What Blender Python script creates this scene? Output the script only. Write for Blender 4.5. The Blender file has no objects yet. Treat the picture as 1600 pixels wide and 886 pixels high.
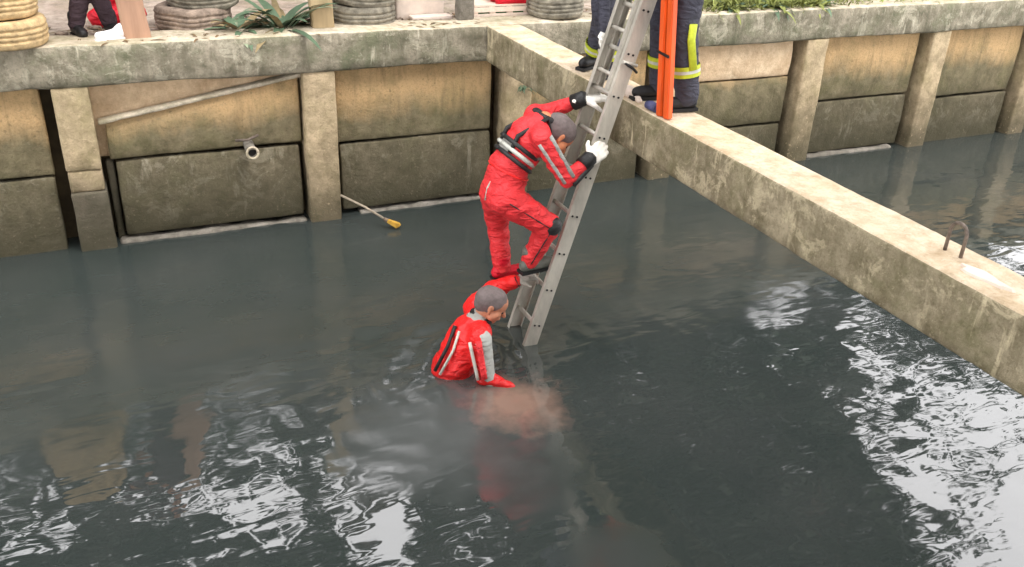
import bpy, bmesh, math, random
import numpy as np
from mathutils import Vector, Matrix, noise
random.seed(7); rng = np.random.default_rng(7)
S = bpy.context.scene
C = S.collection
PI = math.pi

# ------------------------------------------------------------------ camera
H = 3.4
cam_d = bpy.data.cameras.new("camera"); cam = bpy.data.objects.new("camera", cam_d); C.objects.link(cam)
Fv = Vector((0.37344304, 0.80728222, -0.45698546)).normalized()
Rv = Vector((0.91523987, -0.4009569, 0.03961743)).normalized()
Uv = Rv.cross(Fv).normalized()
M = Matrix.Identity(4)
for i in range(3):
    M[i][0] = Rv[i]; M[i][1] = Uv[i]; M[i][2] = -Fv[i]
M.translation = Vector((0, 0, H))
cam.matrix_world = M
cam_d.sensor_width = 36.0
cam_d.lens = 36.0 * 1421.7 / 1600.0
cam_d.clip_end = 500; cam_d.clip_start = 0.05
S.camera = cam

# ------------------------------------------------------------------ light
SUN_EL, SUN_AZ = math.radians(58), math.radians(150)      # azimuth clockwise from +y
W = bpy.data.worlds.new("World"); S.world = W; W.use_nodes = True
nt = W.node_tree; nt.nodes.clear()
out = nt.nodes.new('ShaderNodeOutputWorld'); bg = nt.nodes.new('ShaderNodeBackground')
sky = nt.nodes.new('ShaderNodeTexSky'); sky.sky_type = 'NISHITA'; sky.sun_disc = False
sky.sun_elevation = SUN_EL; sky.sun_rotation = SUN_AZ; sky.dust_density = 3.0; sky.air_density = 1.0
mix = nt.nodes.new('ShaderNodeMix'); mix.data_type = 'RGBA'
mix.inputs[0].default_value = 0.85
mix.inputs[7].default_value = (50, 49, 49.5, 1)     # the even white overcast
nt.links.new(sky.outputs[0], mix.inputs[6]); nt.links.new(mix.outputs[2], bg.inputs[0])
bg.inputs[1].default_value = 0.1
nt.links.new(bg.outputs[0], out.inputs[0])
sd = bpy.data.lights.new("sun", 'SUN'); sd.energy = 1.2; sd.angle = math.radians(14); sd.color = (1, .96, .89)
sun = bpy.data.objects.new("sun", sd); C.objects.link(sun)
dirv = Vector((math.sin(SUN_AZ) * math.cos(SUN_EL), math.cos(SUN_AZ) * math.cos(SUN_EL), math.sin(SUN_EL)))
sun.rotation_euler = dirv.to_track_quat('Z', 'Y').to_euler()
S.view_settings.view_transform = 'Standard'; S.view_settings.look = 'None'
S.view_settings.gamma = 1; S.view_settings.exposure = 0.05

# ------------------------------------------------------------------ materials
def s2l(c):
    return tuple(((v / 255.) / 12.92 if v / 255. <= .04045 else ((v / 255. + .055) / 1.055) ** 2.4) for v in c) + (1,)

class NT:
    def __init__(s, name):
        s.m = bpy.data.materials.new(name); s.m.use_nodes = True; s.t = s.m.node_tree
        s.b = s.t.nodes['Principled BSDF']
        s.geo = s.t.nodes.new('ShaderNodeNewGeometry')
        s.oi = s.t.nodes.new('ShaderNodeObjectInfo')
    def n(s, typ, **k):
        nd = s.t.nodes.new(typ)
        for a, v in k.items(): setattr(nd, a, v)
        return nd
    def l(s, a, b): s.t.links.new(a, b)
    def noise(s, sc, det=4, rough=.6, stretch=(1, 1, 1), dist=0, src=None, off=(0, 0, 0)):
        mp = s.n('ShaderNodeMapping'); mp.inputs['Scale'].default_value = stretch; mp.inputs['Location'].default_value = off
        s.l(src or s.geo.outputs['Position'], mp.inputs[0])
        nz = s.n('ShaderNodeTexNoise'); nz.inputs['Scale'].default_value = sc; nz.inputs['Detail'].default_value = det
        nz.inputs['Roughness'].default_value = rough; nz.inputs['Distortion'].default_value = dist
        s.l(mp.outputs[0], nz.inputs['Vector']); return nz.outputs['Fac']
    def ramp(s, fac, stops):
        r = s.n('ShaderNodeValToRGB'); e = r.color_ramp.elements
        e[0].position = stops[0][0]; e[0].color = stops[0][1]
        e[1].position = stops[-1][0]; e[1].color = stops[-1][1]
        for p, c in stops[1:-1]:
            q = e.new(p); q.color = c
        s.l(fac, r.inputs[0]); return r.outputs[0]
    def mixc(s, fac, a, b, mode='MIX'):
        m = s.n('ShaderNodeMix', data_type='RGBA', blend_type=mode)
        for sock, v in ((m.inputs[0], fac), (m.inputs[6], a), (m.inputs[7], b)):
            if hasattr(v, 'links') or isinstance(v, bpy.types.NodeSocket): s.l(v, sock)
            else: sock.default_value = v
        return m.outputs[2]
    def math(s, op, a, b=None, c=None, clamp=False):
        m = s.n('ShaderNodeMath', operation=op, use_clamp=clamp)
        for i, v in enumerate((a, b, c)):
            if v is None: continue
            if isinstance(v, bpy.types.NodeSocket): s.l(v, m.inputs[i])
            else: m.inputs[i].default_value = v
        return m.outputs[0]
    def z(s):
        x = s.n('ShaderNodeSeparateXYZ'); s.l(s.geo.outputs['Position'], x.inputs[0]); return x.outputs
    def bump(s, h, st=.4, d=.01):
        b = s.n('ShaderNodeBump'); b.inputs['Strength'].default_value = st; b.inputs['Distance'].default_value = d
        s.l(h, b.inputs['Height']); s.l(b.outputs[0], s.b.inputs['Normal'])
    def done(s, col, rough=.85, spec=.3):
        if isinstance(col, bpy.types.NodeSocket): s.l(col, s.b.inputs['Base Color'])
        else: s.b.inputs['Base Color'].default_value = col
        if isinstance(rough, bpy.types.NodeSocket): s.l(rough, s.b.inputs['Roughness'])
        else: s.b.inputs['Roughness'].default_value = rough
        s.b.inputs['Specular IOR Level'].default_value = spec
        return s.m

G0 = (0, 0, 0, 1); G1 = (1, 1, 1, 1)
def concrete(name, base, light, dark, streak=.5, moss=None, mossamt=.3, wet=True, upper_tone=None, pits=True, pale_streak=None):
    t = NT(name)
    big = t.noise(1.6, 5, .65); mid = t.noise(7, 6, .7, off=(3, 1, 2))
    c = t.mixc(t.ramp(big, [(.35, G0), (.65, G1)]), base, light)
    c = t.mixc(t.ramp(mid, [(.40, G0), (.72, G1)]), c, dark)
    if upper_tone:                                   # (height, blend, colour above, amount): tone changes above a ragged height
        zc, bl, ctop, amt = upper_tone
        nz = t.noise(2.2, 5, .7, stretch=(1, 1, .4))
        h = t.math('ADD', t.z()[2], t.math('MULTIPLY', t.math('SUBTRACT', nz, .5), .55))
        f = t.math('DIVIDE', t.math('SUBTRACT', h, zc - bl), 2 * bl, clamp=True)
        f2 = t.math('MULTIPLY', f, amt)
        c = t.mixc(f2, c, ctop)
    if moss:
        mz = t.noise(3.1, 6, .75, off=(9, 4, 1))
        f = t.math('MULTIPLY', t.ramp(mz, [(.48, G0), (.66, G1)]), mossamt)
        c = t.mixc(f, c, moss)
    if streak:
        sn = t.noise(9, 5, .65, stretch=(1, 1, .13), off=(1, 7, 0))
        f = t.math('MULTIPLY', t.ramp(sn, [(.5, G0), (.68, G1)]), streak)
        c = t.mixc(f, c, dark)
    if pale_streak:
        sn = t.noise(13, 4, .6, stretch=(1, 1, .16), off=(5, 2, 0))
        m2 = t.noise(1.9, 3, .6, off=(2, 2, 5))
        f = t.math('MULTIPLY', t.ramp(sn, [(.60, G0), (.69, G1)]), t.ramp(m2, [(.42, G0), (.6, G1)]))
        c = t.mixc(t.math('MULTIPLY', f, .8), c, pale_streak)
        bl = t.noise(4.5, 7, .75, dist=.5, off=(8, 3, 3))
        c = t.mixc(t.math('MULTIPLY', t.ramp(bl, [(.54, G0), (.60, G1)]), .38), c, pale_streak)
        bd = t.noise(3.4, 7, .75, dist=.6, off=(1, 13, 3))
        c = t.mixc(t.math('MULTIPLY', t.ramp(bd, [(.55, G0), (.63, G1)]), .40), c, dark)
    if wet:                                    # slime on the lowest 25 cm
        f = t.math('SUBTRACT', 1.0, t.math('DIVIDE', t.math('ADD', t.z()[2], t.math('MULTIPLY', t.noise(4, 3), -.25)), .22, clamp=True))
        c = t.mixc(t.math('MULTIPLY', f, .65), c, s2l((62, 60, 44)))
        f = t.math('SUBTRACT', 1.0, t.math('DIVIDE', t.math('ADD', t.z()[2], t.math('MULTIPLY', t.noise(2.4, 4, .6, off=(4, 4, 4)), -.9)), .35, clamp=True))
        c = t.mixc(t.math('MULTIPLY', f, .52), c, s2l((70, 66, 50)))
    fine = t.noise(60, 4, .7)
    ag = t.noise(26, 3, .6, off=(2, 9, 1))
    c = t.mixc(t.math('MULTIPLY', t.ramp(ag, [(.63, G0), (.68, G1)]), .45), c, light)
    c = t.mixc(t.math('MULTIPLY', t.ramp(ag, [(.30, G1), (.36, G0)]), .45), c, dark)
    c = t.mixc(t.math('MULTIPLY', t.ramp(fine, [(.3, G1), (.5, G0)]), .35), c, dark)
    t.bump(t.math('ADD', t.math('MULTIPLY', mid, 1.2), t.math('MULTIPLY', fine, .35)), .9, .02)
    return t.done(c, .88, .25)

def plain(name, col, var=.15, rough=.7, sc=12, spec=.3, metal=0, bump=.3, bd=.004, stretch=(1, 1, 1), coat=0):
    t = NT(name)
    n = t.noise(sc, 5, .65, stretch=stretch)
    dk = tuple(v * (1 - var * 1.6) for v in col[:3]) + (1,)
    lt = tuple(min(1, v * (1 + var)) for v in col[:3]) + (1,)
    c = t.ramp(n, [(.3, dk), (.7, lt)])
    t.b.inputs['Metallic'].default_value = metal
    if bump: t.bump(t.noise(sc * 2.5, 5, .6, stretch=stretch), bump, bd)
    return t.done(c, rough, spec)

def cloth(name, col, dirt=.25, rough=.6, wr=.7, wet=None):
    t = NT(name)
    n = t.noise(7, 6, .7)
    dk = tuple(v * .55 for v in col[:3]) + (1,)
    c = t.mixc(t.math('MULTIPLY', t.ramp(n, [(.45, G0), (.75, G1)]), dirt), col, dk)
    if wet:
        f = t.math('SUBTRACT', 1.0, t.math('DIVIDE', t.z()[2], wet, clamp=True))
        c = t.mixc(t.math('MULTIPLY', f, .5), c, tuple(v * .4 for v in col[:3]) + (1,))
    w = t.noise(9, 3, .5, stretch=(1, 1, 2.2), dist=1.2)
    t.bump(t.math('ADD', w, t.math('MULTIPLY', t.noise(40, 3), .15)), wr, .03)
    return t.done(c, rough, .3)

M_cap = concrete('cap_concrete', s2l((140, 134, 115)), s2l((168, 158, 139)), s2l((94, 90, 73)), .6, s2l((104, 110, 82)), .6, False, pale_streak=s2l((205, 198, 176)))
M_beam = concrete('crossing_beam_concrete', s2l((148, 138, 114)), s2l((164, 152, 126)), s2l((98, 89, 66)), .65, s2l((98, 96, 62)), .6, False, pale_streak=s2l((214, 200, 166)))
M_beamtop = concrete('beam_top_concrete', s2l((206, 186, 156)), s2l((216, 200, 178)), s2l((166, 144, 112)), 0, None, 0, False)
M_pile = concrete('pile_concrete', s2l((190, 172, 138)), s2l((202, 180, 148)), s2l((134, 120, 92)), .2, s2l((132, 126, 78)), .35, True)
M_piledirty = concrete('pile_concrete_wet', s2l((112, 106, 92)), s2l((122, 112, 98)), s2l((84, 80, 66)), .25, None, 0, True)
M_panel = concrete('panel_concrete', s2l((122, 114, 88)), s2l((136, 124, 98)), s2l((88, 82, 60)), .45, s2l((104, 102, 66)), .4, True, upper_tone=(1.0, .12, s2l((200, 166, 120)), .85))
M_panel2 = concrete('panel_concrete_lower', s2l((108, 100, 80)), s2l((122, 112, 92)), s2l((76, 70, 52)), .4, s2l((100, 98, 68)), .4, True, pale_streak=s2l((160, 152, 132)))
M_panelback = concrete('panel_concrete_tan', s2l((222, 192, 154)), s2l((228, 204, 170)), s2l((184, 154, 120)), .25, None, 0, False)
M_soil = plain('dark_wet_soil', s2l((46, 40, 28)), .3, .95, 6)
M_gap = plain('gap_mud', s2l((78, 66, 46)), .3, .8, 6)
M_foot = concrete('footing_concrete', s2l((120, 114, 104)), s2l((146, 140, 130)), s2l((80, 76, 66)), 0, None, 0, False)
M_ground = concrete('bank_earth', s2l((168, 150, 136)), s2l((190, 176, 162)), s2l((116, 104, 92)), 0, s2l((112, 108, 76)), .5, False)
M_red = cloth('red_drysuit', s2l((218, 52, 56)), .6, .55, .9)
M_redwet = cloth('red_drysuit_wet', s2l((228, 36, 36)), .5, .35, .9, wet=.25)
M_vest = cloth('grey_vest', s2l((150, 148, 142)), .5, .55, .6)
M_grey = cloth('grey_sleeve', s2l((160, 162, 156)), .7, .5, .6)
M_black = cloth('black_neoprene', s2l((38, 38, 38)), .3, .45, .4)
M_navy = cloth('navy_trousers', s2l((62, 62, 72)), .4, .8, .8)
M_navy2 = cloth('dark_trousers', s2l((66, 52, 58)), .4, .85, .8)
M_hiviz = plain('hi_vis_yellow', s2l((184, 194, 52)), .15, .5, 30)
M_silver = plain('reflective_silver', s2l((190, 190, 180)), .1, .35, 30)
M_glove = plain('white_glove', s2l((232, 228, 218)), .12, .7, 30)
M_gloveg = plain('grey_glove', s2l((150, 144, 134)), .2, .6, 30)
M_skin = plain('skin', s2l((178, 120, 92)), .12, .5, 25, .4)
M_skin2 = plain('skin_tan', s2l((196, 128, 90)), .12, .5, 25, .4)
M_hair = plain('cropped_grey_hair', s2l((108, 98, 96)), .16, .85, 30, bump=.3, bd=.002)
M_hair2 = plain('greying_hair', s2l((108, 98, 96)), .16, .85, 30, bump=.3, bd=.002)
M_hairk = plain('dark_hair', s2l((40, 34, 30)), .3, .8, 90, bump=.8)
M_boot = plain('grey_boot', s2l((96, 98, 90)), .2, .55, 20)
M_bootk = plain('black_boot', s2l((34, 33, 34)), .2, .5, 20)
M_alu = plain('worn_aluminium', s2l((188, 183, 171)), .2, .42, 9, .5, .3, .2, .002, (1, 1, .3))
M_dark = plain('bolt_black', s2l((30, 30, 30)), .2, .6, 30)
M_orange = plain('orange_fibreglass', s2l((218, 84, 24)), .25, .4, 8, .5, 0, .1, .002, (1, 1, .1))
M_rust = plain('rusty_steel', s2l((116, 104, 94)), .35, .7, 30, .4, .4)
M_bagy = plain('yellowish_sack', s2l((190, 164, 122)), .3, .95, 14, bump=.8, bd=.008)
M_bagg = plain('grey_sack', s2l((128, 122, 108)), .4, .95, 12, bump=.8, bd=.008)
M_bagp = plain('pinkish_grey_sack', s2l((142, 126, 112)), .4, .95, 12, bump=.8, bd=.008)
M_wood = plain('weathered_wood', s2l((176, 140, 116)), .2, .9, 7, stretch=(1, 1, .1))
M_wood2 = plain('pale_post_wood', s2l((170, 150, 116)), .2, .9, 7, stretch=(1, 1, .1))
M_white = plain('pale_slab', s2l((216, 200, 186)), .1, .9, 8)
M_shoe = plain('white_trainer', s2l((236, 232, 232)), .08, .6, 20)
M_crate = plain('white_crate', s2l((226, 206, 188)), .1, .6, 20)
M_green = plain('green_crate_inset', s2l((58, 92, 46)), .2, .6, 20)
M_tarp = cloth('red_tarpaulin', s2l((206, 24, 44)), .3, .5, .8)
M_leaf = plain('plant_leaf', s2l((128, 138, 112)), .3, .6, 5)
M_leafd = plain('plant_leaf_dark', s2l((84, 104, 80)), .3, .6, 5)
M_grass = plain('bank_grass', s2l((128, 134, 72)), .35, .8, 5)
M_canopy = plain('tree_leaf', s2l((50, 60, 44)), .35, .6, 2)
M_bark = plain('tree_bark', s2l((84, 72, 58)), .3, .95, 8, stretch=(1, 1, .2))
M_rubber = plain('tyre_rubber', s2l((44, 44, 44)), .3, .8, 12)
M_yell = plain('yellow_bristle', s2l((190, 150, 62)), .25, .85, 40)
M_stick = plain('grey_pole', s2l((150, 138, 120)), .2, .7, 20)
M_rock = plain('dark_wet_rock', s2l((60, 60, 62)), .3, .6, 10, bump=.8, bd=.02)
M_hose = plain('blue_hose', s2l((74, 76, 110)), .3, .6, 20)

# ------------------------------------------------------------------ helpers
def tag(o, label=None, cat=None, group=None, kind=None):
    if label: o['label'] = label
    if cat: o['category'] = cat
    if group: o['group'] = group
    if kind: o['kind'] = kind
    return o
def obj(name, mesh, mat=None, parent=None):
    if isinstance(mesh, bmesh.types.BMesh):
        me = bpy.data.meshes.new(name); mesh.to_mesh(me); mesh.free(); mesh = me
    o = bpy.data.objects.new(name, mesh); C.objects.link(o)
    if mat and not mesh.materials: mesh.materials.append(mat)
    if parent:
        o.parent = parent
        o.matrix_parent_inverse = parent.matrix_basis.inverted()
    return o
def empty(name, loc, label, cat, group=None):
    o = bpy.data.objects.new(name, None); C.objects.link(o); o.location = loc; o.empty_display_size = .1
    return tag(o, label, cat, group)
def smooth(me, on=True):
    me.polygons.foreach_set('use_smooth', [on] * len(me.polygons)); return me
def pyd(name, v, f):
    me = bpy.data.meshes.new(name); me.from_pydata([tuple(a) for a in v], [], f); me.update(); return me

def rough_box(lo, hi, seg=.08, amp=.006, fr=4.0, edge=.012, seed=0, deform=None, mat2=None):
    """subdivided box with worn, uneven faces and rounded chipped arrises"""
    lo = Vector(lo); hi = Vector(hi); d = hi - lo
    bm = bmesh.new(); vs = {}
    n = [max(4, min(200, int(round(d[i] / seg)) + 2)) for i in range(3)]
    def ax_(i, a):
        e = min(.016, d[a] * .12)
        if i == 0: return 0
        if i == n[a]: return d[a]
        return e + (d[a] - 2 * e) * (i - 1) / (n[a] - 2)
    def V(i, j, k):
        key = (i, j, k)
        if key not in vs:
            p = Vector((lo.x + ax_(i, 0), lo.y + ax_(j, 1), lo.z + ax_(k, 2)))
            q = p.copy(); nn = Vector((0, 0, 0)); e = 0
            for a, (t, m) in enumerate(((i, n[0]), (j, n[1]), (k, n[2]))):
                if t == 0: nn[a] = -1; e += 1
                if t == m: nn[a] = 1; e += 1
            if e > 1:
                ch = min(.014, edge) * (.55 + 1.3 * max(0, noise.noise(p * 6 + Vector((seed, 9, 2)))) + 1.0 * max(0, noise.noise(p * 19 + Vector((seed, 3, 2)))))
                q -= nn * ch * (.6 if e == 2 else .75)
            w = noise.noise(p * fr + Vector((seed * 3.1, 0, 0))) * amp + noise.noise(p * 1.3 + Vector((seed, seed, 0))) * amp * .8 + noise.noise(p * fr * 4 + Vector((0, seed * 2.3, 0))) * amp * .45
            q += nn.normalized() * w
            if deform: q = deform(q)
            vs[key] = bm.verts.new(q)
        return vs[key]
    def face(a, b, c, dd):
        try: return bm.faces.new((a, b, c, dd))
        except ValueError: return None
    for i in range(n[0]):
        for j in range(n[1]):
            face(V(i, j, 0), V(i, j + 1, 0), V(i + 1, j + 1, 0), V(i + 1, j, 0))
            f = face(V(i, j, n[2]), V(i + 1, j, n[2]), V(i + 1, j + 1, n[2]), V(i, j + 1, n[2]))
            if mat2 is not None and f: f.material_index = 1
    for i in range(n[0]):
        for k in range(n[2]):
            face(V(i, 0, k), V(i + 1, 0, k), V(i + 1, 0, k + 1), V(i, 0, k + 1))
            face(V(i, n[1], k), V(i, n[1], k + 1), V(i + 1, n[1], k + 1), V(i + 1, n[1], k))
    for j in range(n[1]):
        for k in range(n[2]):
            face(V(0, j, k), V(0, j, k + 1), V(0, j + 1, k + 1), V(0, j + 1, k))
            face(V(n[0], j, k), V(n[0], j + 1, k), V(n[0], j + 1, k + 1), V(n[0], j, k + 1))
    for f in bm.faces: f.smooth = True
    return bm

def basis(d):
    d = Vector(d).normalized()
    a = Vector((0, 0, 1)) if abs(d.z) < .9 else Vector((1, 0, 0))
    u = d.cross(a).normalized(); return u, d.cross(u).normalized(), d

def tube(bm, pts, r, n=10, caps=True, flat=None):
    """tube along pts; r number or list; flat=(axis, factor)"""
    pts = [Vector(p) for p in pts]; m = len(pts)
    rs = r if isinstance(r, (list, tuple)) else [r] * m
    rings = []; u = None
    for i, p in enumerate(pts):
        d = (pts[min(i + 1, m - 1)] - pts[max(i - 1, 0)]).normalized()
        if u is None: u, v, _ = basis(d)
        else:
            u = (u - d * u.dot(d)).normalized(); v = d.cross(u)
        ring = []
        for k in range(n):
            a = 2 * PI * k / n
            o = (u * math.cos(a) + v * math.sin(a)) * rs[i]
            if flat:
                ax = Vector(flat[0]).normalized(); o -= ax * o.dot(ax) * (1 - flat[1])
            ring.append(bm.verts.new(p + o))
        rings.append(ring)
    for i in range(m - 1):
        for k in range(n):
            f = bm.faces.new((rings[i][k], rings[i][(k + 1) % n], rings[i + 1][(k + 1) % n], rings[i + 1][k])); f.smooth = True
    if caps:
        bm.faces.new(rings[0][::-1]); bm.faces.new(rings[-1])
    return bm
def tubeobj(name, pts, r, mat, parent=None, n=10, flat=None):
    bm = bmesh.new(); tube(bm, pts, r, n, True, flat)
    bmesh.ops.recalc_face_normals(bm, faces=bm.faces)
    return obj(name, bm, mat, parent)

def bar(bm, a, b, w, h, up):
    """rectangular bar a->b; w along side axis, h along up"""
    a = Vector(a); b = Vector(b); d = (b - a).normalized(); up = Vector(up); up = (up - d * up.dot(d)).normalized(); s = d.cross(up)
    vs = [bm.verts.new(p + s * sx * w / 2 + up * sz * h / 2) for p in (a, b) for sx, sz in ((-1, -1), (1, -1), (1, 1), (-1, 1))]
    for q in ((0, 1, 2, 3), (7, 6, 5, 4), (0, 4, 5, 1), (1, 5, 6, 2), (2, 6, 7, 3), (3, 7, 4, 0)): bm.faces.new([vs[i] for i in q])

# ---- soft bodies: tapered capsules fused into one continuous skin
def caps_mesh(bm, a, b, ra, rb, flat, n=20):
    a = Vector(a); b = Vector(b); d = b - a; L = d.length
    if L < 1e-5: d = Vector((0, 0, 1)); L = 1e-5
    u, v, d = basis(d); prof = []
    for k in range(6): t = PI / 2 * k / 6; prof.append((-math.cos(t) * ra, math.sin(t) * ra))
    prof += [(0, ra), (L, rb)]
    for k in range(1, 7): t = PI / 2 * k / 6; prof.append((L + math.sin(t) * rb, math.cos(t) * rb))
    rings = []
    for (h, r) in prof:
        if r < 1e-6: r = 1e-5
        ring = []
        for k in range(n):
            an = 2 * PI * k / n; o = (u * math.cos(an) + v * math.sin(an)) * r; p = a + d * h + o
            if flat:
                ax = flat[0]; c = a + d * max(0, min(L, h)); q = p - c; p = c + q - ax * q.dot(ax) * (1 - flat[1])
            ring.append(bm.verts.new(p))
        rings.append(ring)
    for i in range(len(rings) - 1):
        for k in range(n): bm.faces.new((rings[i][k], rings[i][(k + 1) % n], rings[i + 1][(k + 1) % n], rings[i + 1][k]))
    bm.faces.new(rings[0][::-1]); bm.faces.new(rings[-1])

def skin(name, prims, mats, parent=None, voxel=.014, sm=4, wrinkle=0, seed=0):
    """prims: (a, b, ra, rb, mat_index[, (axis, factor)])"""
    bm = bmesh.new(); P = []
    for p in prims:
        fl = (Vector(p[5][0]).normalized(), p[5][1]) if len(p) > 5 and p[5] else None
        caps_mesh(bm, p[0], p[1], p[2], p[3], fl); P.append((Vector(p[0]), Vector(p[1]), p[2], p[3], p[4], fl))
    me = bpy.data.meshes.new('tmp'); bm.to_mesh(me); bm.free()
    o = bpy.data.objects.new('tmp', me); C.objects.link(o)
    md = o.modifiers.new('r', 'REMESH'); md.mode = 'VOXEL'; md.voxel_size = voxel
    dg = bpy.context.evaluated_depsgraph_get(); dg.update()
    m2 = bpy.data.meshes.new_from_object(o.evaluated_get(dg)); bpy.data.objects.remove(o); bpy.data.meshes.remove(me)
    nv = len(m2.vertices); co = np.empty(nv * 3); m2.vertices.foreach_get('co', co); co = co.reshape(-1, 3)
    ed = np.empty(len(m2.edges) * 2, dtype=np.int64); m2.edges.foreach_get('vertices', ed); ed = ed.reshape(-1, 2)
    deg = np.bincount(ed.ravel(), minlength=nv)[:, None].clip(1)
    for _ in range(sm):
        acc = np.zeros_like(co); np.add.at(acc, ed[:, 0], co[ed[:, 1]]); np.add.at(acc, ed[:, 1], co[ed[:, 0]])
        co = co * .4 + acc / deg * .6
    if wrinkle:
        m2.vertices.foreach_set('co', co.ravel()); m2.update()
        no = np.empty(nv * 3); m2.vertices.foreach_get('normal', no); no = no.reshape(-1, 3)
        w = np.array([noise.noise(Vector((c[0] * 9 + seed, c[1] * 9, c[2] * 22))) + .6 * noise.noise(Vector((c[0] * 22, c[1] * 20 + seed, c[2] * 34))) for c in co])
        co = co + no * (w * wrinkle)[:, None]
    m2.vertices.foreach_set('co', co.ravel()); m2.update()
    m2.materials.clear()
    for m in mats: m2.materials.append(m)
    if len(mats) > 1:
        nf = len(m2.polygons); ce = np.empty(nf * 3); m2.polygons.foreach_get('center', ce); ce = ce.reshape(-1, 3)
        best = np.full(nf, 1e9); idx = np.zeros(nf, dtype=np.int32)
        for a, b, ra, rb, mi, fl in P:
            a_ = np.array(a); d = np.array(b - a); L2 = max(1e-9, d @ d)
            t = np.clip(((ce - a_) @ d) / L2, 0, 1); q = ce - (a_ + t[:, None] * d)
            if fl:
                ax = np.array(fl[0]); q = q + (q @ ax)[:, None] * ax * (1 / fl[1] - 1)
            dist = np.linalg.norm(q, axis=1) - (ra + (rb - ra) * t)
            w = dist < best; best[w] = dist[w]; idx[w] = mi
        m2.polygons.foreach_set('material_index', idx)
    smooth(m2)
    m2.name = name
    return obj(name, m2, None, parent)

def hand(name, wrist, fwd, nrm, side, mat, parent, curl=.9, sc=1.0, thumb=1):
    """wrist point, direction of the fingers, palm normal (towards the palm side), side = direction of the thumb"""
    W_ = Vector(wrist); f = Vector(fwd).normalized(); n = Vector(nrm); n = (n - f * n.dot(f)).normalized(); s = f.cross(n)
    if s.dot(Vector(side)) < 0: s = -s
    P = [(W_ - f * .02 * sc, W_ + f * .03 * sc, .026 * sc, .03 * sc, 0, (n, .75))]
    for k in range(4):
        P.append((W_ + f * .02 * sc + s * (.02 - .014 * k) * sc, W_ + f * .085 * sc + s * (.033 - .022 * k) * sc, .017 * sc, .0145 * sc, 0))
    ln = (.036, .042, .039, .030)
    for k in range(4):
        b = W_ + f * (.09 - (.006 if k in (0, 3) else 0)) * sc + s * (.034 - .0225 * k) * sc; ang = 0
        for j in range(3):
            ang += curl * (.75 if j == 0 else .95) * (1 + .08 * k)
            d = f * math.cos(ang) + n * math.sin(ang) + s * (.06 - .04 * k)
            e = b + d.normalized() * ln[k] * (1, .75, .6)[j] * sc
            P.append((b, e, (.0105, .0095, .0088)[j] * sc, (.0095, .0088, .008)[j] * sc, 0)); b = e
    b = W_ + f * .025 * sc + s * .026 * sc
    d = (f * .6 + s * .75 + n * .35 * thumb).normalized(); e = b + d * .045 * sc
    P.append((b, e, .0145 * sc, .012 * sc, 0))
    d = (f * .7 + s * .15 + n * .7 * thumb).normalized(); P.append((e, e + d * .035 * sc, .0115 * sc, .0095 * sc, 0))
    return skin(name, P, [mat], parent, .0055 * sc, 2)

def head(parent, c, face, up, skinm, hairm, hairlen=.006, r=.1, bald=.0, neckpt=None):
    """continuous head with brow, nose, lips, chin, ears, eye sockets; hair is a child"""
    c = Vector(c); f = Vector(face).normalized(); u = Vector(up); u = (u - f * u.dot(f)).normalized(); s = f.cross(u)
    k = r / .1
    def q(a, b, cc): return c + f * a * k + s * b * k + u * cc * k
    P = [(q(-.025, 0, .025), q(.02, 0, .03), .084 * k, .080 * k, 0, (s, .9)),
         (q(.0, 0, -.03), q(.035, 0, -.05), .066 * k, .052 * k, 0, (s, .95)),
         (q(.05, 0, -.085), q(.05, 0, -.085), .03 * k, .03 * k, 0),
         (q(.08, -.02, .018), q(.08, .02, .018), .016 * k, .016 * k, 0),
         (q(.09, 0, .0), q(.108, 0, -.03), .010 * k, .015 * k, 0),
         (q(.082, -.018, -.057), q(.082, .018, -.057), .012 * k, .012 * k, 0)]
    for sd in (-1, 1):
        P.append((q(-.005, sd * .078, .012), q(.0, sd * .078, -.025), .018 * k, .012 * k, 0, (s, .5)))
        P.append((q(.055, sd * .045, -.02), q(.03, sd * .05, -.05), .026 * k, .03 * k, 0))
    if neckpt is not None: P.append((q(-.02, 0, -.06), Vector(neckpt), .055 * k, .062 * k, 0))
    h = skin('head', P, [skinm], parent, .007, 3)
    skin('hair', [(q(-.03, 0, .03), q(.005, 0, .04), (.09 + hairlen) * k, (.083 + hairlen) * k, 0, (s, .9)),
                  (q(-.045, 0, -.01), q(-.03, 0, -.0), .068 * k, .078 * k, 0, (s, .95))], [hairm], h, .006, 2, .0035, 3)
    for sd in (-1, 1):
        bm = bmesh.new(); bmesh.ops.create_uvsphere(bm, u_segments=10, v_segments=8, radius=.011 * k)
        bmesh.ops.translate(bm, verts=bm.verts, vec=q(.079, sd * .032, -.002)); 
        for fc in bm.faces: fc.smooth = True
        obj('eye', bm, M_dark, h)
    return h

# ------------------------------------------------------------------ setting
BANK = 1.655
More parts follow.
